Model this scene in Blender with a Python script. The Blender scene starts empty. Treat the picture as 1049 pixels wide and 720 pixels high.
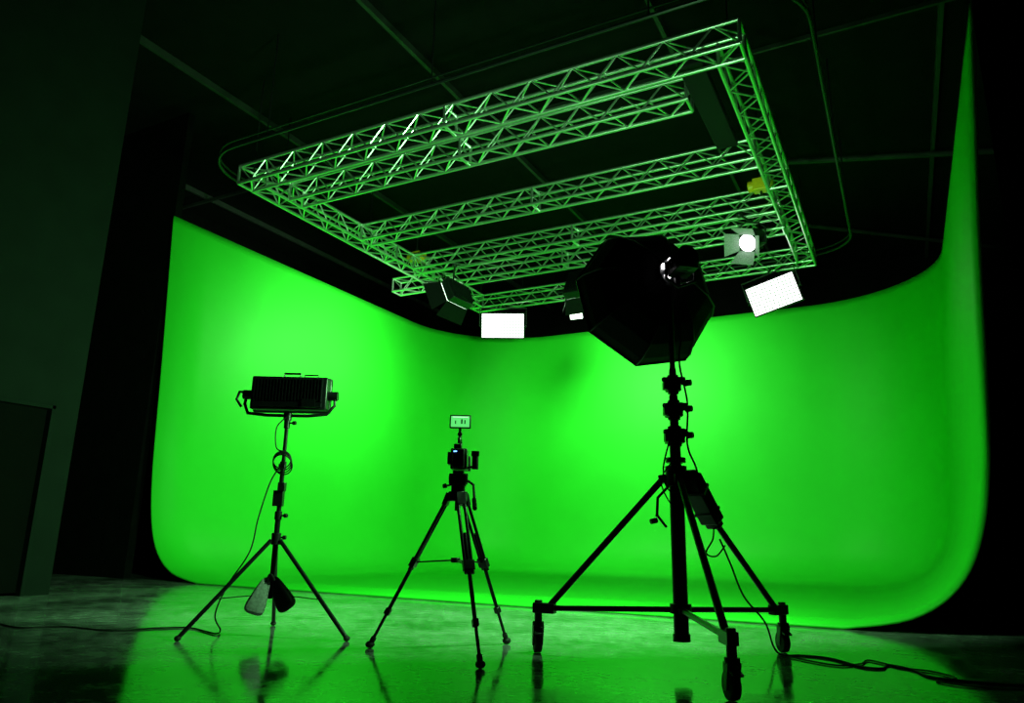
import bpy, bmesh, math, random
from mathutils import Vector, Matrix, Quaternion
random.seed(4)
S = bpy.context.scene
D = bpy.data
rad = math.radians
YAW = rad(28)

# ------------------------------------------------------------ materials
def new_mat(name):
    m = D.materials.new(name); m.use_nodes = True
    nt = m.node_tree
    return m, nt, nt.nodes['Principled BSDF']

def mat(name, col, rough=0.5, metal=0.0, noise=0.0, nscale=20, bump=0.0, spec=0.5):
    m, nt, b = new_mat(name)
    b.inputs['Roughness'].default_value = rough
    b.inputs['Metallic'].default_value = metal
    b.inputs['Specular IOR Level'].default_value = spec
    b.inputs['Base Color'].default_value = (*col, 1)
    tc = nt.nodes.new('ShaderNodeTexCoord')
    n = nt.nodes.new('ShaderNodeTexNoise'); n.inputs['Scale'].default_value = nscale
    n.inputs['Detail'].default_value = 5
    nt.links.new(tc.outputs['Object'], n.inputs['Vector'])
    r = nt.nodes.new('ShaderNodeValToRGB')
    r.color_ramp.elements[0].position = .3; r.color_ramp.elements[1].position = .7
    r.color_ramp.elements[0].color = (*[c*(1-noise) for c in col], 1)
    r.color_ramp.elements[1].color = (*[min(1, c*(1+noise)) for c in col], 1)
    nt.links.new(n.outputs['Fac'], r.inputs['Fac'])
    nt.links.new(r.outputs['Color'], b.inputs['Base Color'])
    if bump:
        bp = nt.nodes.new('ShaderNodeBump'); bp.inputs['Strength'].default_value = bump
        bp.inputs['Distance'].default_value = .01
        nt.links.new(n.outputs['Fac'], bp.inputs['Height'])
        nt.links.new(bp.outputs['Normal'], b.inputs['Normal'])
    return m

def emis(name, col, strength):
    m, nt, b = new_mat(name)
    b.inputs['Base Color'].default_value = (*col, 1)
    b.inputs['Emission Color'].default_value = (*col, 1)
    b.inputs['Emission Strength'].default_value = strength
    return m

def led_mat(name, strength, scale=26):
    m, nt, b = new_mat(name)
    b.inputs['Base Color'].default_value = (.5, .5, .5, 1)
    tc = nt.nodes.new('ShaderNodeTexCoord')
    v = nt.nodes.new('ShaderNodeTexVoronoi'); v.voronoi_dimensions = '2D'
    v.inputs['Scale'].default_value = scale; v.inputs['Randomness'].default_value = 0
    nt.links.new(tc.outputs['Object'], v.inputs['Vector'])
    r = nt.nodes.new('ShaderNodeMapRange')
    r.inputs['From Min'].default_value = .3; r.inputs['From Max'].default_value = .6
    r.inputs['To Min'].default_value = strength; r.inputs['To Max'].default_value = strength*.05
    nt.links.new(v.outputs['Distance'], r.inputs['Value'])
    b.inputs['Emission Color'].default_value = (1, .95, 1, 1)
    nt.links.new(r.outputs['Result'], b.inputs['Emission Strength'])
    return m

M_green = mat('green_screen_paint', (.028, .61, .026), .55, 0, .03, 1.5, 0, .2)
M_black = mat('black_painted_metal', (.010, .010, .012), .35, 0, .3, 30, .05)
M_blackm = mat('black_anodised_metal', (.016, .016, .02), .28, .5, .2, 40)
M_rubber = mat('black_rubber', (.01, .01, .01), .7, 0, .2, 60, .1)
M_fabric = mat('black_fabric', (.007, .007, .008), .8, 0, .3, 90, .2, .2)
M_bag = mat('grey_bag_fabric', (.35, .35, .36), .7, 0, .3, 60, .3)
M_alu = mat('aluminium_truss', (.72, .74, .73), .28, .9, .08, 30)
M_chrome = mat('steel_chrome', (.6, .6, .62), .2, 1, .05, 30)
M_yellow = mat('yellow_hoist_paint', (.98, .52, .02), .4, 0, .1, 20)
M_wall = mat('dark_wall_paint', (.006, .010, .008), .8, 0, .15, 3, .05, .12)
M_void = mat('black_curtain', (.003, .003, .003), .95, 0, .3, 6, .1, .05)
M_ceil = mat('black_ceiling', (.004, .004, .004), .9, 0, .3, 4, 0, .1)
M_cbeam = mat('ceiling_steel', (.035, .037, .035), .6, .2, .2, 5)
M_door = mat('door_paint', (.0025, .003, .0025), .85, 0, .1, 5, 0, .05)
M_led = led_mat('led_array', 3.0, 16)
M_white = emis('lamp_white', (1, .98, 1), 4)
M_soft = emis('softbox_diffuser', (.5, 1, .55), 3)
M_washf = emis('wash_diffuser', (.75, 1, .78), 4)
M_gap = emis('door_gap_light', (1, .95, .85), 1.2)
M_blue = emis('status_led', (.1, .3, 1), 6)
M_screen = emis('monitor_picture', (.12, .85, .18), 1)
M_screenui = emis('monitor_overlay', (.8, .85, .9), .9)

# concrete
def concrete():
    m, nt, b = new_mat('polished_concrete')
    tc = nt.nodes.new('ShaderNodeTexCoord')
    n1 = nt.nodes.new('ShaderNodeTexNoise'); n1.inputs['Scale'].default_value = 1.1; n1.inputs['Detail'].default_value = 10; n1.inputs['Roughness'].default_value = .72
    n2 = nt.nodes.new('ShaderNodeTexNoise'); n2.inputs['Scale'].default_value = 9; n2.inputs['Detail'].default_value = 8; n2.inputs['Roughness'].default_value = .7
    for n in (n1, n2): nt.links.new(tc.outputs['Object'], n.inputs['Vector'])
    mx = nt.nodes.new('ShaderNodeMath'); mx.operation = 'MULTIPLY_ADD'; mx.inputs[1].default_value = .4
    sc = nt.nodes.new('ShaderNodeMath'); sc.operation = 'MULTIPLY'; sc.inputs[1].default_value = .6
    nt.links.new(n1.outputs['Fac'], sc.inputs[0])
    nt.links.new(n2.outputs['Fac'], mx.inputs[0]); nt.links.new(sc.outputs[0], mx.inputs[2])
    r = nt.nodes.new('ShaderNodeValToRGB')
    r.color_ramp.elements[0].position = .42; r.color_ramp.elements[0].color = (.06, .066, .064, 1)
    r.color_ramp.elements[1].position = .58; r.color_ramp.elements[1].color = (.30, .32, .315, 1)
    nt.links.new(mx.outputs[0], r.inputs['Fac'])
    nt.links.new(r.outputs['Color'], b.inputs['Base Color'])
    mr = nt.nodes.new('ShaderNodeMapRange')
    mr.inputs['From Min'].default_value = .42; mr.inputs['From Max'].default_value = .60
    mr.inputs['To Min'].default_value = .05; mr.inputs['To Max'].default_value = .20
    nt.links.new(mx.outputs[0], mr.inputs['Value'])
    nt.links.new(mr.outputs['Result'], b.inputs['Roughness'])
    b.inputs['IOR'].default_value = 1.6
    bp = nt.nodes.new('ShaderNodeBump'); bp.inputs['Strength'].default_value = .04; bp.inputs['Distance'].default_value = .01
    nt.links.new(n2.outputs['Fac'], bp.inputs['Height']); nt.links.new(bp.outputs['Normal'], b.inputs['Normal'])
    return m
M_floor = concrete()

# ------------------------------------------------------------ mesh helpers
class B:
    def __init__(s): s.bm = bmesh.new()
    def tube(s, p0, p1, r, r2=None, seg=12):
        p0 = Vector(p0); p1 = Vector(p1); d = p1-p0; L = d.length
        if L < 1e-6: return s
        q = d.to_track_quat('Z', 'Y').to_matrix().to_4x4()
        bmesh.ops.create_cone(s.bm, cap_ends=True, segments=seg, radius1=r, radius2=r if r2 is None else r2,
                              depth=L, matrix=Matrix.Translation((p0+p1)/2) @ q)
        return s
    def box(s, c, size, rot=None):
        m = Matrix.Translation(Vector(c))
        if rot is not None: m = m @ rot.to_4x4()
        m = m @ Matrix.Diagonal((size[0], size[1], size[2], 1))
        bmesh.ops.create_cube(s.bm, size=1, matrix=m)
        return s
    def bar(s, p0, p1, w, h):
        p0 = Vector(p0); p1 = Vector(p1); d = p1-p0
        q = d.to_track_quat('Z', 'Y').to_matrix()
        return s.box((p0+p1)/2, (w, h, d.length), q)
    def ball(s, c, r, sc=(1, 1, 1), seg=14):
        bmesh.ops.create_uvsphere(s.bm, u_segments=seg, v_segments=seg//2+2, radius=r,
                                  matrix=Matrix.Translation(Vector(c)) @ Matrix.Diagonal((*sc, 1)))
        return s
    def path(s, pts, r, seg=8, closed=False, smooth=0):
        pts = [Vector(p) for p in pts]
        if smooth:
            out = []; n = len(pts)
            rng = n if closed else n-1
            for i in range(rng):
                if closed: a, b, c, d = pts[(i-1) % n], pts[i], pts[(i+1) % n], pts[(i+2) % n]
                else: a, b, c, d = pts[max(i-1, 0)], pts[i], pts[i+1], pts[min(i+2, n-1)]
                for k in range(smooth):
                    t = k/smooth
                    out.append(.5*((2*b)+(c-a)*t+(2*a-5*b+4*c-d)*t*t+(-a+3*b-3*c+d)*t**3))
            if not closed: out.append(pts[-1])
            pts = out
        n = len(pts); rings = []; nrm = None
        for i, p in enumerate(pts):
            if closed: t = pts[(i+1) % n]-pts[i-1]
            else: t = pts[min(i+1, n-1)]-pts[max(i-1, 0)]
            if t.length < 1e-9: t = Vector((0, 0, 1))
            t.normalize()
            if nrm is None:
                nrm = t.orthogonal().normalized()
            else:
                nrm = nrm - t*nrm.dot(t)
                nrm = nrm.normalized() if nrm.length > 1e-5 else t.orthogonal().normalized()
            bn = t.cross(nrm)
            rings.append([s.bm.verts.new(p+(nrm*math.cos(2*math.pi*k/seg)+bn*math.sin(2*math.pi*k/seg))*r) for k in range(seg)])
        for i in range(n if closed else n-1):
            a = rings[i]; b = rings[(i+1) % n]
            for k in range(seg):
                s.bm.faces.new((a[k], a[(k+1) % seg], b[(k+1) % seg], b[k]))
        if not closed:
            s.bm.faces.new(list(reversed(rings[0]))); s.bm.faces.new(rings[-1])
        return s
    def torus(s, c, R, r, axis=(0, 0, 1), seg=28):
        q = Vector(axis).to_track_quat('Z', 'Y')
        return s.path([Vector(c)+q @ Vector((R*math.cos(2*math.pi*i/seg), R*math.sin(2*math.pi*i/seg), 0)) for i in range(seg)], r, 8, True)
    def poly(s, pts):
        s.bm.faces.new([s.bm.verts.new(Vector(p)) for p in pts]); return s
    def plate(s, pts, th):
        pts = [Vector(p) for p in pts]
        n = (pts[1]-pts[0]).cross(pts[2]-pts[0]).normalized()*th/2
        a = [s.bm.verts.new(p+n) for p in pts]; b = [s.bm.verts.new(p-n) for p in pts]
        s.bm.faces.new(a); s.bm.faces.new(list(reversed(b)))
        k = len(pts)
        for i in range(k): s.bm.faces.new((a[i], b[i], b[(i+1) % k], a[(i+1) % k]))
        return s
    def done(s, name, m, parent=None, bevel=0, smooth=True, subsurf=0):
        bmesh.ops.recalc_face_normals(s.bm, faces=s.bm.faces[:])
        me = D.meshes.new(name); s.bm.to_mesh(me); s.bm.free()
        me.materials.append(m)
        if smooth:
            for p in me.polygons: p.use_smooth = True
            try: me.set_sharp_from_angle(angle=rad(38))
            except Exception: pass
        o = D.objects.new(name, me); S.collection.objects.link(o)
        if parent: o.parent = parent
        if bevel:
            md = o.modifiers.new('bevel', 'BEVEL'); md.width = bevel; md.segments = 2; md.limit_method = 'ANGLE'
        if subsurf:
            md = o.modifiers.new('sub', 'SUBSURF'); md.levels = subsurf; md.render_levels = subsurf
        return o

def root(name, loc=(0, 0, 0), rotz=0.0, mtx=None):
    e = D.objects.new(name, None); S.collection.objects.link(e)
    if mtx is not None: e.matrix_world = mtx
    else:
        e.location = loc; e.rotation_euler = (0, 0, rotz)
    e.empty_display_size = .1
    return e

def aim(loc, d, roll=0.0):
    """local +Z looks along d, local +Y is up"""
    d = Vector(d).normalized(); up = Vector((0, 0, 1))
    x = up.cross(d).normalized(); y = d.cross(x)
    R = Matrix((x, y, d)).transposed() @ Matrix.Rotation(roll, 3, 'Z')
    return Matrix.Translation(Vector(loc)) @ R.to_4x4()

KEY = (.32, 1, .36)
def area(name, parent, loc, power, sx, sy=None, col=(1, 1, 1), spread=180, shape='RECTANGLE'):
    l = D.lights.new(name, 'AREA'); l.energy = power; l.shape = shape
    l.size = sx; l.size_y = sy or sx; l.color = col; l.spread = rad(spread)
    o = D.objects.new(name, l); S.collection.objects.link(o)
    o.parent = parent; o.location = loc; o.rotation_euler = (math.pi, 0, 0)
    return o

def cf(r, f, z=0):   # studio coordinates of a point r metres right / f metres ahead of the tripod spot
    c, s = math.cos(YAW), math.sin(YAW)
    return (c*r-s*f, s*r+c*f, z)

# ------------------------------------------------------------ room shell
CEIL = 7.3
def slab(name, lo, hi, m):
    c = [(a+b)/2 for a, b in zip(lo, hi)]; sz = [b-a for a, b in zip(lo, hi)]
    return B().box(c, sz).done(name, m, smooth=False)
slab('floor', (-13, -6, -.2), (8, 19, 0), M_floor)
slab('ceiling', (-13, -6, CEIL), (8, 19, CEIL+.2), M_ceil)
slab('wall_back', (-13, 18.8, 0), (8, 19, CEIL), M_void)
slab('wall_right', (7.8, -6, 0), (8, 18.8, CEIL), M_void)
slab('wall_rear', (-13, -6.2, 0), (8, -6, CEIL), M_void)
slab('wall_far_left', (-13.2, -6, 0), (-13, 19, CEIL), M_void)
# left wall with a door opening
XW = -8.0; DY0, DY1, DZ = 3.55, 4.60, 1.95
w = B()
w.box((XW-.1, (-6+DY0)/2, CEIL/2), (.2, DY0+6, CEIL))
w.box((XW-.1, (DY1+4.86)/2, CEIL/2), (.2, 4.86-DY1, CEIL))
w.box((XW-.1, (DY0+DY1)/2, (DZ+CEIL)/2), (.2, DY1-DY0, CEIL-DZ))
w.done('wall_left', M_wall, smooth=False)
dr = root('door_1', (XW, (DY0+DY1)/2, 0))
d = B().box((-.09, 0, DZ/2+.005), (.05, DY1-DY0-.08, DZ-.05)); d.done('leaf', M_door, dr, .004)
d = B()
for sy in (-1, 1): d.box((-.03, sy*(DY1-DY0)/2-sy*.02, DZ/2), (.1, .04, DZ))
d.box((-.03, 0, DZ-.02), (.1, DY1-DY0, .04)); d.done('frame', M_wall, dr, .003)
B().tube((-.065, -.40, .98), (.0, -.40, .98), .01).tube((0, -.41, .98), (0, -.28, .98), .009).done('handle', M_chrome, dr)
B().box((-.075, -.2, .012), (.06, .45, .012)).done('threshold_light_gap', M_gap, dr)
slab('wall_jog', (-13, 4.66, 0), (XW-.2, 4.86, CEIL), M_void)

# ------------------------------------------------------------ cyclorama
XL, XR, YF, YB, HC, RK = -9.72, .95, 6.9, 15.75, 5.45, 2.4
def plan(d, z, n=14):
    rc = max(RK-d, .05); pts = []
    pts.append((XL+d, YF))
    for k in range(1, 9): pts.append((XL+d, YF+(YB-RK-YF)*k/9))
    for k in range(n+1):
        a = math.pi-math.pi/2*k/n
        pts.append((XL+RK+rc*math.cos(a), YB-RK+rc*math.sin(a)))
    for k in range(1, 9): pts.append((XL+RK+(XR-XL-2*RK)*k/9, YB-d))
    for k in range(n+1):
        a = math.pi/2-math.pi/2*k/n
        pts.append((XR-RK+rc*math.cos(a), YB-RK+rc*math.sin(a)))
    for k in range(1, 9): pts.append((XR-d, YB-RK-(YB-RK-YF)*k/9))
    pts.append((XR-d, YF))
    return [Vector((x, y, z)) for x, y in pts]
bm = bmesh.new(); rings = []
key = [(0, HC), (.09, 4.4), (.20, 3.15), (.27, 2.2), (.34, 1.4), (.46, .78), (.66, .38), (1.0, .135), (1.5, .03)]
prof = []
for i in range(len(key)-1):
    a, b_, c, d_ = [Vector(key[max(0, min(len(key)-1, j))]) for j in (i-1, i, i+1, i+2)]
    for k in range(5):
        t = k/5
        prof.append(tuple(.5*((2*b_)+(c-a)*t+(2*a-5*b_+4*c-d_)*t*t+(-a+3*b_-3*c+d_)*t**3)))
prof.append(key[-1])
for dd, z in prof: rings.append([bm.verts.new(p) for p in plan(dd, z)])
for i in range(len(rings)-1):
    for j in range(len(rings[0])-1):
        bm.faces.new((rings[i][j], rings[i][j+1], rings[i+1][j+1], rings[i+1][j]))
bm.faces.new(list(reversed(rings[-1])))
bmesh.ops.recalc_face_normals(bm, faces=bm.faces[:])
me = D.meshes.new('green_screen_cyclorama'); bm.to_mesh(me); bm.free(); me.materials.append(M_green)
for p in me.polygons: p.use_smooth = True
cyc = D.objects.new('green_screen_cyclorama', me); S.collection.objects.link(cyc)
f0 = me.polygons[0]
md = cyc.modifiers.new('th', 'SOLIDIFY'); md.thickness = .028; md.offset = -1 if f0.normal.x > 0 else 1

# black masking flats beside the cyc
slab('wall_masking_left', (-13, 6.93, 0), (XL-.03, 7.05, CEIL), M_void)
slab('wall_masking_right', (XR+.03, 6.93, 0), (7.8, 7.05, CEIL), M_void)

# ceiling steel
cs = root('ceiling_steelwork')
b = B()
for x in (-12, -8.75, -5.5, -2.25, 1.0, 4.3): b.box((x, 6.5, CEIL-.05), (.055, 24.5, .1))
b.done('purlins', M_cbeam, cs)
b = B()
for y in (1.5, 9.2): b.box((-2.5, y, CEIL-.13), (20.6, .04, .06))
b.tube((-1.9, 11.9, CEIL-.35), (7.6, 15.2, CEIL-.35), .05)
b.tube((-1.2, 15.2, CEIL-.3), (3, 19-.3, CEIL-.3), .04)
b.done('cross_members', M_cbeam, cs)

# ------------------------------------------------------------ truss
TZ = 5.6; X1, X2, Y1, Y2 = -7.82, -1.14, 6.70, 13.2; TW = .27
tr = root('lighting_truss', ((X1+X2)/2, (Y1+Y2)/2, TZ))
off = Vector(tr.location)
def beam(name, p0, p1, w=TW):
    p0 = Vector(p0)-off; p1 = Vector(p1)-off
    d = (p1-p0); L = d.length; d.normalize(); up = Vector((0, 0, 1)); sd = d.cross(up)
    b = B(); h = w/2
    cor = [sd*h+up*h, sd*h-up*h, -sd*h-up*h, -sd*h+up*h]
    for c in cor: b.tube(p0+c, p1+c, .024, seg=10)
    n = max(2, round(L/(w*.95)))
    for f in range(4):
        a, c = cor[f], cor[(f+1) % 4]
        for i in range(n):
            q0 = p0+d*L*i/n; q1 = p0+d*L*(i+1)/n
            if (i+f) % 2 == 0: b.tube(q0+a, q1+c, .0115, seg=6)
            else: b.tube(q0+c, q1+a, .0115, seg=6)
    for t in (0, .5, 1):
        q = p0+d*L*t
        for f in range(4): b.tube(q+cor[f], q+cor[(f+1) % 4], .02, seg=8)
    return b.done(name, M_alu, tr)
h = TW/2
beam('beam_front', (X1-h, Y1, TZ), (X2+h, Y1, TZ))
beam('beam_back', (X1-h, Y2, TZ), (X2+h, Y2, TZ))
beam('beam_left', (X1, Y1+h, TZ), (X1, Y2-h, TZ))
beam('beam_right', (X2, Y1+h, TZ), (X2, Y2-h, TZ))
beam('cross_beam_1', (X1+h, 7.42, TZ), (-1.73, 7.42, TZ))
beam('cross_beam_2', (X1+h, 9.09, TZ), (X2-h, 9.09, TZ))
beam('cross_beam_3', (X1+h, 10.6, TZ), (X2-h, 10.6, TZ))
beam('cross_beam_4', (-8.75, 11.4, TZ-.05), (X2-h, 11.4, TZ-.05))
B().box(Vector((-1.57, 7.75, TZ))-off, (.26, 1.9, .12)).done('black_spreader', M_fabric, tr, .01)
# chain hoists
def hoist(x, y, z=TZ+.18):
    e = root('chain_hoist', (x, y, z))
    B().box((0, 0, .12), (.22, .17, .19)).tube((-.18, 0, .12), (.18, 0, .12), .085, seg=20).done('motor', M_yellow, e, .015)
    B().tube((0, 0, .2), (0, 0, CEIL-.17-z), .010).tube((0, 0, .05), (0, 0, -.04), .018).torus((0, 0, .25), .035, .011, (1, 0, 0)).done('chain_and_hook', M_black, e)
hoist(X1+.02, 10.72, TZ+.08); hoist(-1.42, 10.3, TZ+.0)
b = B()
for x, y in ((X1, Y1), (X2, Y1), (X1, Y2), (X2, Y2)): b.tube(Vector((x, y, TZ+.1))-off, Vector((x, y, CEIL-.13))-off, .009)
b.done('suspension_wires', M_black, tr)
# curved curtain track around the truss
tk = root('curtain_track', (0, 0, 0))
tx0, tx1, ty0, ty1, tR, tz = -8.38, -.38, 6.15, 13.6, .75, 5.75
pts = []
for cx, cy, a0 in ((tx1-tR, ty1-tR, 0), (tx0+tR, ty1-tR, 90), (tx0+tR, ty0+tR, 180), (tx1-tR, ty0+tR, 270)):
    for k in range(9):
        a = rad(a0+90*k/8); pts.append((cx+tR*math.cos(a), cy+tR*math.sin(a), tz))
b = B().path(pts, .022, 8, True)
b.path([(p[0], p[1], p[2]+.09) for p in pts], .012, 6, True)
b.done('rail', M_blackm, tk)
b = B()
for x in (-7, -4.4, -1.8):
    for y in (ty0, ty1): b.tube((x, y, tz), (x, y, CEIL), .01)
for y in (7.8, 10, 12):
    for x in (tx0, tx1): b.tube((x, y, tz), (x, y, CEIL), .01)
b.done('hangers', M_blackm, tk)

# ------------------------------------------------------------ hung fixtures
def hanger(e, M, loc, top, lat=.0):
    inv = M.inverted()
    a = inv @ Vector(loc); t = inv @ Vector(top)
    B().tube(a, t, .016).ball(t, .05).done('drop_pipe', M_black, e)

def doors(e, w, h, z, ln, ang, m=M_fabric):
    b = B(); c, s = math.cos(ang), math.sin(ang)
    ex, ez = ln*s, ln*c; g = ln*.22
    b.plate([(-w/2, h/2, z), (w/2, h/2, z), (w/2+g, h/2+ex, z+ez), (-w/2-g, h/2+ex, z+ez)], .006)
    b.plate([(-w/2, -h/2, z), (w/2, -h/2, z), (w/2+g, -h/2-ex, z+ez), (-w/2-g, -h/2-ex, z+ez)], .006)
    b.plate([(-w/2, -h/2, z), (-w/2, h/2, z), (-w/2-ex, h/2+g, z+ez), (-w/2-ex, -h/2-g, z+ez)], .006)
    b.plate([(w/2, -h/2, z), (w/2, h/2, z), (w/2+ex, h/2+g, z+ez), (w/2+ex, -h/2-g, z+ez)], .006)
    b.done('barn_doors', m, e, smooth=False)

def led_panel(name, loc, d, roll, w, hh, power, top):
    M = aim(loc, d, roll); e = root(name, mtx=M)
    B().box((0, 0, -.05), (w, hh, .09)).done('housing', M_black, e, .012)
    b = B()
    for i in range(9): b.box((-w*.4+w*.1*i, 0, -.11), (.012, hh*.8, .04))
    b.done('heatsink', M_blackm, e)
    B().box((0, 0, 0), (w*.95, hh*.91, .012)).done('led_face', M_led, e)
    b = B()
    for sx in (-1, 1):
        b.tube((sx*(w/2+.035), 0, -.05), (sx*(w/2-.01), 0, -.05), .03)
    b.path([(-w/2-.03, 0, -.05), (-w/2-.03, hh/2+.1, -.06), (w/2+.03, hh/2+.1, -.06), (w/2+.03, 0, -.05)], .014)
    b.done('yoke', M_black, e)
    hanger(e, M, M @ Vector((0, hh/2+.1, -.06)), top)
cam = Vector((0, 0, .7))
def tocam(l, dx=0, dy=0, dz=0): return cam+Vector((dx, dy, dz))-Vector(l)
p = (-7.2, 13.1, 5.0); led_panel('led_light_panel', p, tocam(p, -1, 0, .3), 0, .93, .55, 25, (-7.2, 13.1, TZ-.15))
p = (-1.72, 13.1, 4.94); led_panel('led_light_panel', p, tocam(p, -3.5, 0, 0), rad(12), .90, .56, 25, (-1.7, 13.1, TZ-.15))
p = (-5.52, 13.1, 5.10); led_panel('led_light_panel', p, tocam(p, 2.5, 0, 0), rad(8), .26, .32, 25, (-5.5, 13.1, TZ-.15))

def fresnel(name, loc, d, roll, top, power=2, r=.12):
    M = aim(loc, d, roll); e = root(name, mtx=M)
    B().tube((0, 0, -.32), (0, 0, 0), r*1.15, seg=24).tube((0, 0, -.36), (0, 0, -.32), r*.8, r*1.15, seg=24).box((0, -.02, -.2), (.2, .26, .2)).done('housing', M_black, e, .006)
    B().tube((0, 0, 0), (0, 0, .012), r*1.0, seg=24).done('lens', M_white, e)
    B().torus((0, 0, .01), r*1.12, .014, (0, 0, 1)).done('lens_ring', M_black, e)
    doors(e, r*1.9, r*1.9, .02, .24, rad(38), M_bag)
    b = B().path([(-r-.07, 0, -.16), (-r-.07, .2, -.16), (-r+.03, .27, -.16), (r-.03, .27, -.16), (r+.07, .2, -.16), (r+.07, 0, -.16)], .013)
    b.tube((-r-.09, 0, -.16), (-r, 0, -.16), .028).tube((r+.09, 0, -.16), (r, 0, -.16), .028)
    b.done('yoke', M_black, e)
    hanger(e, M, M @ Vector((0, .27, -.16)), top)
p = (-1.70, 10.6, 4.98); fresnel('fresnel_spotlight', p, tocam(p, -6, 0, -2.5), rad(-20), (-1.8, 10.6, TZ-.15), r=.13)

def wash(name, loc, target, top, w=.62, hh=.42, power=60, spread=150, roll=0, hgt=None):
    M = aim(loc, Vector(target)-Vector(loc), roll); e = root(name, mtx=M)
    B().box((0, 0, -.09), (w, hh, .16)).done('housing', M_black, e, .015)
    b = B()
    for i in range(11): b.box((-w*.42+w*.084*i, 0, -.19), (.012, hh*.8, .05))
    b.done('heatsink', M_blackm, e)
    B().box((0, 0, -.005), (w*.94, hh*.9, .012)).done('diffuser', M_washf, e)
    doors(e, w, hh, 0, .3, rad(32))
    b = B().path([(-w/2-.04, 0, -.09), (-w/2-.04, hh/2+.08, -.1), (w/2+.04, hh/2+.08, -.1), (w/2+.04, 0, -.09)], .015)
    b.done('yoke', M_black, e)
    hanger(e, M, M @ Vector((0, hh/2+.08, -.1)), top)
    area('wash_light', e, (0, 0, .01), power, w*.9, hh*.85, spread=spread, col=(.6, 1, .62))
wash('softlight_with_barn_doors', (-6.85, 10.6, 4.85), (-9.7, 10.75, 3.6), (-6.85, 10.6, TZ-.15), power=125, spread=130)
wash('softlight_with_barn_doors', (-5.08, 12.3, 5.30), (-4.9, 15.8, 3.2), (-5.08, 12.3, TZ+.2), w=.5, hh=.6, power=150, spread=130)

# ------------------------------------------------------------ softlight on light stand
def knob(b, c, d, r=.016, l=.05):
    c = Vector(c); d = Vector(d).normalized()
    b.tube(c, c+d*l*.6, r*.4).tube(c+d*l*.5, c+d*l, r, r*.85)

ls = root('light_stand_with_led_softlight', cf(-1.634, 5.33), YAW)
feet = [(-.46, -.35), (.585, -.196), (-.126, .54)]
b = B()
b.tube((0, 0, .24), (0, 0, .80), .0195).tube((0, 0, .78), (0, 0, 1.16), .0165).tube((0, 0, 1.14), (0, 0, 1.50), .014)
b.done('column', M_blackm, ls)
b = B()
for fx, fy in feet:
    u = Vector((fx, fy, 0)).normalized()
    top = u*.035+Vector((0, 0, .63)); ft = Vector((fx, fy, .018))
    b.tube(top, ft, .0145)
    m = top.lerp(ft, .62)
    b.bar(u*.03+Vector((0, 0, .27)), m, .018, .006)
b.done('legs_and_braces', M_blackm, ls)
b = B()
for fx, fy in feet: b.ball((fx, fy, .018), .018, (1.2, 1.2, 1))
b.done('rubber_feet', M_rubber, ls)
b = B().tube((0, 0, .60), (0, 0, .68), .033).tube((0, 0, .25), (0, 0, .31), .03).tube((0, 0, .77), (0, 0, .83), .026).tube((0, 0, 1.12), (0, 0, 1.18), .024)
b.box((-.01, 0, .92), (.07, .05, .11)).box((.01, -.01, 1.0), (.05, .05, .06)).tube((0, 0, 1.42), (0, 0, 1.52), .022)
knob(b, (.02, 0, .65), (1, 0, 0)); knob(b, (.02, 0, .80), (1, -.3, 0)); knob(b, (.02, 0, 1.15), (-1, -.3, 0)); knob(b, (.02, 0, 1.46), (1, -.2, 0))
b.done('collars_and_clamps', M_black, ls, .003)
b = B().box((0, .03, 1.68), (.56, .12, .245))
b.box((0, .09, 1.68), (.575, .05, .265))
b.done('softlight_housing', M_black, ls, .012)
b = B()
for i in range(22): b.box((-.245+.0233*i, -.045, 1.70), (.008, .035, .17))
b.box((0, -.04, 1.59), (.5, .05, .035)); b.box((.16, -.055, 1.60), (.1, .03, .06))
b.done('heatsink_fins', M_blackm, ls)
b = B().path([(-.06, .03, 1.79), (-.06, .03, 1.835), (.06, .03, 1.835), (.06, .03, 1.79)], .009)
b.path([(.10, .0, 1.79), (.10, .0, 1.82), (.20, 0, 1.82), (.20, 0, 1.79)], .006)
b.done('top_handle', M_black, ls)
b = B()
b.path([(-.325, .03, 1.68), (-.335, .03, 1.60), (-.30, .01, 1.53), (-.15, 0, 1.515), (.15, 0, 1.515), (.28, .01, 1.53), (.33, .03, 1.60), (.325, .03, 1.68)], .012)
b.tube((-.35, .03, 1.67), (-.27, .03, 1.67), .035).tube((.35, .03, 1.67), (.27, .03, 1.67), .035)
b.path([(-.33, .03, 1.69), (-.36, -.03, 1.68), (-.37, -.05, 1.62), (-.34, -.02, 1.57)], .010)
b.tube((0, 0, 1.48), (0, 0, 1.535), .03)
b.done('yoke', M_black, ls)
B().box((0, .121, 1.68), (.52, .012, .21)).done('diffuser', M_soft, ls)
le = area('softlight_lamp', ls, (0, .14, 1.68), 130, .52, .22, KEY, 165)
le.rotation_euler = (rad(88), 0, rad(12))
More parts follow.
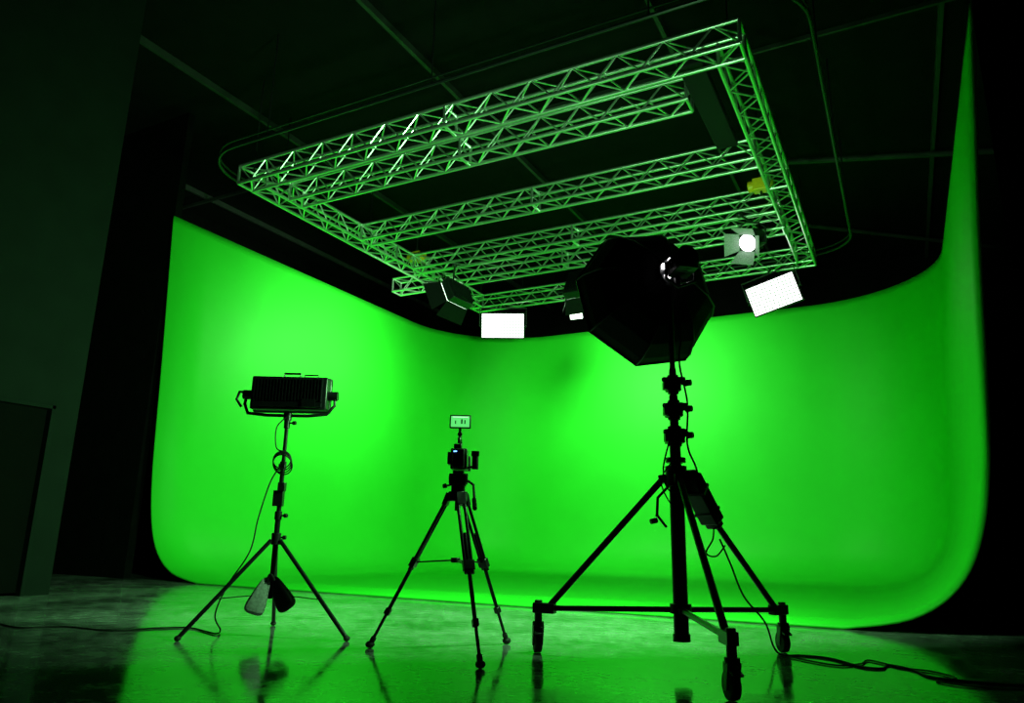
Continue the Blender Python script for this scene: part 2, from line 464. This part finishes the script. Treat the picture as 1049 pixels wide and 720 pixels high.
# cable coil + cable
b = B()
for i in range(4): b.torus((.0+.004*i, -.035-.006*i, 1.19-.012*i), .062+.004*i, .0045, (.1*i-.1, 1, .15*i), 24)
b.path([(.0, -.03, 1.5), (-.06, -.04, 1.42), (-.05, -.04, 1.28), (0, -.04, 1.25)], .0045, 8, False, 6)
b.path([(-.02, -.03, 1.13), (-.07, -.04, 1.02), (-.13, -.03, .78), (-.16, -.05, .55), (-.30, -.02, .32), (-.40, .08, .12), (-.36, .1, .02), (-.34, -.02, .008), (-.46, .1, .006), (-.66, .28, .006), (-.86, .22, .006), (-1.1, .05, .006), (-1.5, .20, .006), (-1.75, .1, .006), (-2.1, .3, .006), (-2.5, .2, .006)], .0055, 8, False, 8)
b.done('power_cable', M_rubber, ls)
def bag(e, c, rotz, m, nm, tilt):
    bm_ = B(); bm_.box((0, 0, 0), (1, 1, 1))
    for v in bm_.bm.verts:
        k = .35 if v.co.z > 0 else 1.0
        v.co = Vector((v.co.x*.165*k, v.co.y*.08*k, v.co.z*.25))
    bmesh.ops.subdivide_edges(bm_.bm, edges=bm_.bm.edges[:], cuts=1, use_grid_fill=True)
    o = bm_.done(nm, m, e, 0, True, 2); o.location = c; o.rotation_euler = (tilt[0], tilt[1], rotz)
bag(ls, (-.06, -.05, .26), .3, M_bag, 'sandbag_pouch_a', (0, rad(18), 0))
bag(ls, (.08, -.04, .28), -.3, M_fabric, 'sandbag_pouch_b', (0, rad(-35), 0))
B().path([(-.02, -.05, .35), (0, -.05, .40), (.03, -.05, .36)], .012, 8, False, 5).done('sandbag_strap', M_fabric, ls)

# ------------------------------------------------------------ video camera on tripod
ct = root('video_camera_on_tripod', cf(-.326, 4.746), YAW)
feet = [(-.52, .117), (.329, .406), (.19, -.522)]
b = B(); b2 = B(); b3 = B()
for fx, fy in feet:
    u = Vector((fx, fy, 0)).normalized(); sd = Vector((-u.y, u.x, 0))
    top = u*.055+Vector((0, 0, .93)); ft = Vector((fx, fy, .02))
    k1 = top.lerp(ft, .45); k2 = top.lerp(ft, .50); k3 = top.lerp(ft, .78)
    for s_ in (-1, 1): b.tube(top+sd*.022*s_, k2+sd*.02*s_, .0105)
    b.tube(top.lerp(ft, .25), k3, .0125)
    b.tube(k3, ft, .010)
    b2.bar(top.lerp(ft, .42), top.lerp(ft, .48), .07, .035)
    b2.bar(top.lerp(ft, .76), top.lerp(ft, .80), .034, .034)
    b2.bar(top-Vector((0, 0, -.02)), top.lerp(ft, .06), .06, .03)
    b3.ball((fx, fy, .022), .022, (1.3, 1.3, 1)); b3.tube((fx, fy, .02), Vector((fx, fy, .02)).lerp(top, .05), .017)
    b2.bar((0, 0, .54), k1, .018, .01)
b2.tube((0, 0, .525), (0, 0, .555), .03)
b.done('leg_tubes', M_blackm, ct); b2.done('leg_locks_and_spreader', M_black, ct, .003); b3.done('rubber_feet', M_rubber, ct)
b = B().tube((0, 0, .90), (0, 0, .96), .062, seg=24).tube((0, 0, .96), (0, 0, 1.0), .045, seg=24).tube((0, 0, .84), (0, 0, .9), .018)
b.box((0, 0, 1.03), (.10, .09, .07)).tube((-.06, 0, 1.04), (.06, 0, 1.04), .035, seg=20).box((0, .02, 1.08), (.07, .14, .02))
b.path([(.06, 0, 1.03), (.10, -.06, 1.0), (.12, -.26, .88)], .009, 8).tube((.115, -.22, .905), (.125, -.32, .845), .014)
knob(b, (-.05, 0, 1.0), (-1, -.3, -.2))
b.done('fluid_head', M_black, ct, .004)
b = B().box((0, .03, 1.165), (.105, .17, .13)).box((0, -.075, 1.165), (.075, .05, .115)).box((-.01, .02, 1.245), (.05, .14, .03))
b.box((-.062, .02, 1.17), (.025, .09, .08)); b.tube((0, .11, 1.165), (0, .27, 1.165), .042, .046, 24).box((0, .30, 1.165), (.12, .07, .10))
b.done('camera_body', M_black, ct, .006)
b = B().path([(0, .08, 1.25), (0, .08, 1.29), (0, -.05, 1.295), (0, -.06, 1.26)], .011, 8, False, 5)
b.tube((0, -.02, 1.29), (0, -.02, 1.36), .009).ball((0, -.02, 1.325), .016).box((0, .03, 1.30), (.02, .05, .03))
b.path([(.05, .0, 1.11), (.10, -.02, 1.12), (.105, -.03, 1.18)], .010).tube((.105, -.03, 1.10), (.105, -.03, 1.215), .021)
b.box((.105, -.03, 1.20), (.05, .05, .03))
b.done('handle_and_grip', M_black, ct, .003)
B().box((0, -.02, 1.405), (.138, .022, .088)).done('monitor', M_black, ct, .005)
B().box((0, -.032, 1.405), (.120, .003, .070)).done('monitor_screen', M_screen, ct)
b = B().box((.01, -.0345, 1.405), (.010, .002, .03)).box((-.03, -.0345, 1.400), (.007, .002, .022)).box((0.03, -.0345, 1.402), (.008, .002, .026))
b.done('monitor_image_silhouettes', M_black, ct)
B().box((0, -.0345, 1.434), (.10, .002, .004)).done('monitor_overlay', M_screenui, ct)
B().box((-.02, -.102, 1.205), (.02, .004, .006)).done('status_light', M_blue, ct)

# ------------------------------------------------------------ octagonal softbox on rolling stand
rs = root('rolling_stand_with_octagonal_softbox', cf(1.0, 4.44), YAW)
cs_ = [(-.804, .357), (.786, .566), (.017, -.916)]
b = B()
b.tube((0, 0, .13), (0, 0, 1.12), .043, seg=24).tube((0, 0, 1.1), (0, 0, 1.36), .033, seg=20).tube((0, 0, 1.34), (0, 0, 1.55), .027, seg=20).tube((0, 0, 1.5), (0, 0, 1.72), .022, seg=16).tube((0, 0, 1.7), (0, 0, 2.34), .017, seg=16)
b.done('column', M_blackm, rs)
b = B(); b2 = B(); b3 = B(); b4 = B()
AX = Vector((1, .12, 0)).normalized(); FR = Vector((-.12, 1, 0)).normalized(); Z = Vector((0, 0, 1))
for cx, cy in cs_:
    u = Vector((cx, cy, 0)).normalized(); R = Vector((cx, cy, 0)).length
    end = u*(R-.06)+Z*.265
    b.tube(u*.075+Z*1.05, end, .020)
    b.tube(u*.05+Z*.30, end, .0165)
    b2.bar(u*.03+Z*1.05, u*.10+Z*1.04, .06, .05)
    b2.bar(end-u*.05, end+u*.09, .055, .06)
    b2.bar(u*.03+Z*.30, u*.08+Z*.30, .05, .03)
    top = u*R
    b2.tube(top+Z*.31, top+Z*.17, .024).tube(top+Z*.185, top+Z*.155, .036)
    wc = top+FR*.02+Z*.066
    for s_ in (-1, 1): b2.plate([top+Z*.165+AX*.03*s_-FR*.03, top+Z*.165+AX*.03*s_+FR*.03, wc+AX*.03*s_+FR*.018-Z*.012, wc+AX*.03*s_-FR*.018-Z*.012], .006)
    b3.tube(wc-AX*.023, wc+AX*.023, .065, seg=28)
    b4.tube(wc-AX*.032, wc+AX*.032, .024, seg=18)
    b2.bar(wc+Z*.05-FR*.085, wc+Z*.085+FR*.02, .05, .012)
b.done('legs_and_spreader', M_blackm, rs); b2.done('leg_brackets_and_forks', M_black, rs, .004)
b3.done('caster_tyres', M_rubber, rs, .008); b4.done('caster_hubs', M_black, rs)
b = B()
b.tube((0, 0, .28), (0, 0, .335), .062, seg=20).tube((0, 0, .13), (0, 0, .17), .05, seg=20).tube((0, 0, 1.0), (0, 0, 1.12), .064, seg=20).tube((0, 0, 1.14), (0, 0, 1.17), .06, seg=20)
for z, r_ in ((1.30, .052), (1.46, .047), (1.62, .042)):
    b.box((0, -.0, z), (r_*2, r_*2, .085)).tube((0, 0, z-.06), (0, 0, z+.06), r_*.8, seg=16)
    b.box((.045, -.02, z+.02), (.05, .04, .045)); b.box((-.05, -.01, z-.01), (.03, .05, .05))
    knob(b, (.03, -.03, z), (1, -.8, 0), .022, .08); knob(b, (-.02, -.03, z+.02), (-1, -.5, 0), .018, .06)
b.box((0, 0, 2.30), (.06, .06, .09)); knob(b, (.02, 0, 2.3), (1, -.2, 0), .022, .08)
b.path([(-.05, -.02, 1.0), (-.12, -.03, .93), (-.13, -.04, .82)], .009).tube((-.13, -.04, .80), (-.17, -.05, .79), .016)
b.tube((-.13, -.04, .83), (-.075, -.04, .76), .008)
b.done('collars_clamps_and_crank', M_black, rs, .005)
b = B(); b.bar(Vector((.07, -.03, 1.06)), Vector((.235, .10, .80)), .13, .085)
b.bar(Vector((.055, -.04, 1.085)), Vector((.07, -.03, 1.06)), .10, .06).bar(Vector((.235, .10, .80)), Vector((.255, .115, .77)), .10, .06)
b.done('power_ballast', M_black, rs, .012)
B().bar(Vector((.11, -.005, .99)), Vector((.118, .005, .977)), .138, .093).bar(Vector((.19, .065, .865)), Vector((.198, .07, .853)), .138, .093).done('ballast_bands', M_blackm, rs)
b = B()
b.path([(.03, -.04, 2.25), (.05, -.05, 1.95), (.035, -.04, 1.75), (.07, -.06, 1.5), (.06, -.06, 1.25), (.10, -.07, 1.12), (.12, -.05, 1.06)], .006, 8, False, 7)
b.path([(-.04, -.05, 1.28), (-.09, -.07, 1.1), (-.07, -.08, .98), (.0, -.07, .97), (.06, -.06, 1.06)], .005, 8, False, 7)
b.path([(-.03, -.06, 1.15), (-.11, -.09, 1.02), (-.04, -.1, .88), (.03, -.07, 1.0)], .004, 8, False, 7)
b.path([(.24, .10, .79), (.22, .06, .70), (.16, .0, .62), (.24, .08, .60), (.33, .2, .66)], .005, 8, False, 7)
b.path([(.3, .2, .70), (.36, .2, .55), (.46, .3, .36), (.62, .42, .2), (.68, .46, .05), (.72, .42, .008), (.84, .44, .006), (.98, .34, .006), (1.04, .06, .006), (1.14, .02, .006), (1.24, .14, .006), (1.30, -.02, .006), (1.28, -.22, .006), (1.42, -.34, .006), (1.6, -.42, .006), (2.1, -.5, .006)], .006, 8, False, 8)
b.path([(.72, .42, .006), (.90, .10, .006), (1.08, .16, .006), (1.2, .30, .006), (1.27, .05, .006), (1.38, -.05, .006), (1.40, -.25, .006), (1.25, -.33, .006), (1.36, -.48, .006), (1.7, -.55, .006), (2.3, -.6, .006)], .005, 8, False, 8)
b.done('cables', M_rubber, rs)

# lamp head + octabox, axis in stand-local frame
ax = Vector((-.13, .46, -.07)).normalized()
apex = Vector((.02, .02, 2.36))
Mo = aim(apex, ax, 0)
oe = D.objects.new('octabox_head', None); S.collection.objects.link(oe); oe.parent = rs; oe.matrix_local = Mo
b = B().tube((0, 0, -.24), (0, 0, -.02), .062, seg=24).tube((0, 0, -.02), (0, 0, .02), .095, seg=24).box((0, -.02, -.14), (.13, .10, .16))
for i in range(6): b.tube((0, 0, -.23+.03*i), (0, 0, -.222+.03*i), .074, seg=24)
b.done('lamp_head', M_black, oe, .004)
b = B()
for i in range(6):
    a = math.pi*2*i/6+.3; b.box((.070*math.cos(a), .070*math.sin(a), -.035), (.03, .03, .025))
b.done('lamp_vent_glow', M_white, oe)
B().path([(-.10, 0, -.12), (-.10, -.1, -.1), (0, -.13, -.06), (.10, -.1, -.1), (.10, 0, -.12)], .011).tube((0, -.12, -.06), (0, -.04, -.06), .02).done('lamp_yoke', M_black, oe)
prof = [(.09, .0), (.20, .045), (.33, .12), (.43, .22), (.485, .34), (.495, .42)]
b = B(); rr = []
for r_, z_ in prof: rr.append([b.bm.verts.new((r_*math.cos(math.pi/4*k+.2), r_*math.sin(math.pi/4*k+.2), z_)) for k in range(8)])
for i in range(len(rr)-1):
    for k in range(8): b.bm.faces.new((rr[i][k], rr[i][(k+1) % 8], rr[i+1][(k+1) % 8], rr[i+1][k]))
o = b.done('octabox_shell', M_fabric, oe, smooth=False)
md = o.modifiers.new('th', 'SOLIDIFY'); md.thickness = .006
b = B()
for k in range(8): b.path([((r_+.004)*math.cos(math.pi/4*k+.2), (r_+.004)*math.sin(math.pi/4*k+.2), z_) for r_, z_ in prof], .006, 6)
b.path([(.5*math.cos(math.pi/4*k+.2), .5*math.sin(math.pi/4*k+.2), .42) for k in range(8)], .008, 6, True)
b.done('octabox_ribs', M_black, oe)
B().poly([(.475*math.cos(math.pi/4*k+.2), .475*math.sin(math.pi/4*k+.2), .40) for k in range(8)]).done('octabox_diffuser', M_soft, oe, smooth=False)
area('octabox_lamp', oe, (0, 0, .43), 330, .8, shape='DISK', col=KEY, spread=172)

# ------------------------------------------------------------ world / camera
wd = D.worlds.new('dark_studio'); S.world = wd; wd.use_nodes = True
wd.node_tree.nodes['Background'].inputs['Color'].default_value = (0, 0, 0, 1)
S.view_settings.view_transform = 'Standard'
S.view_settings.look = 'None'

th = rad(14.05)
F = Vector((-math.sin(YAW), math.cos(YAW), 0)); R = Vector((math.cos(YAW), math.sin(YAW), 0)); U = Vector((0, 0, 1))
fw = F*math.cos(th)+U*math.sin(th); up = U*math.cos(th)-F*math.sin(th)
ro = .0202
cr = (R+up*ro).normalized(); cu = (up-R*ro).normalized()
cd = D.cameras.new('camera'); cd.sensor_width = 36; cd.lens = 750/1049*36; cd.clip_end = 100
co = D.objects.new('camera', cd); S.collection.objects.link(co)
mw = Matrix((cr, cu, -fw)).transposed().to_4x4(); mw.translation = cam
co.matrix_world = mw
S.camera = co
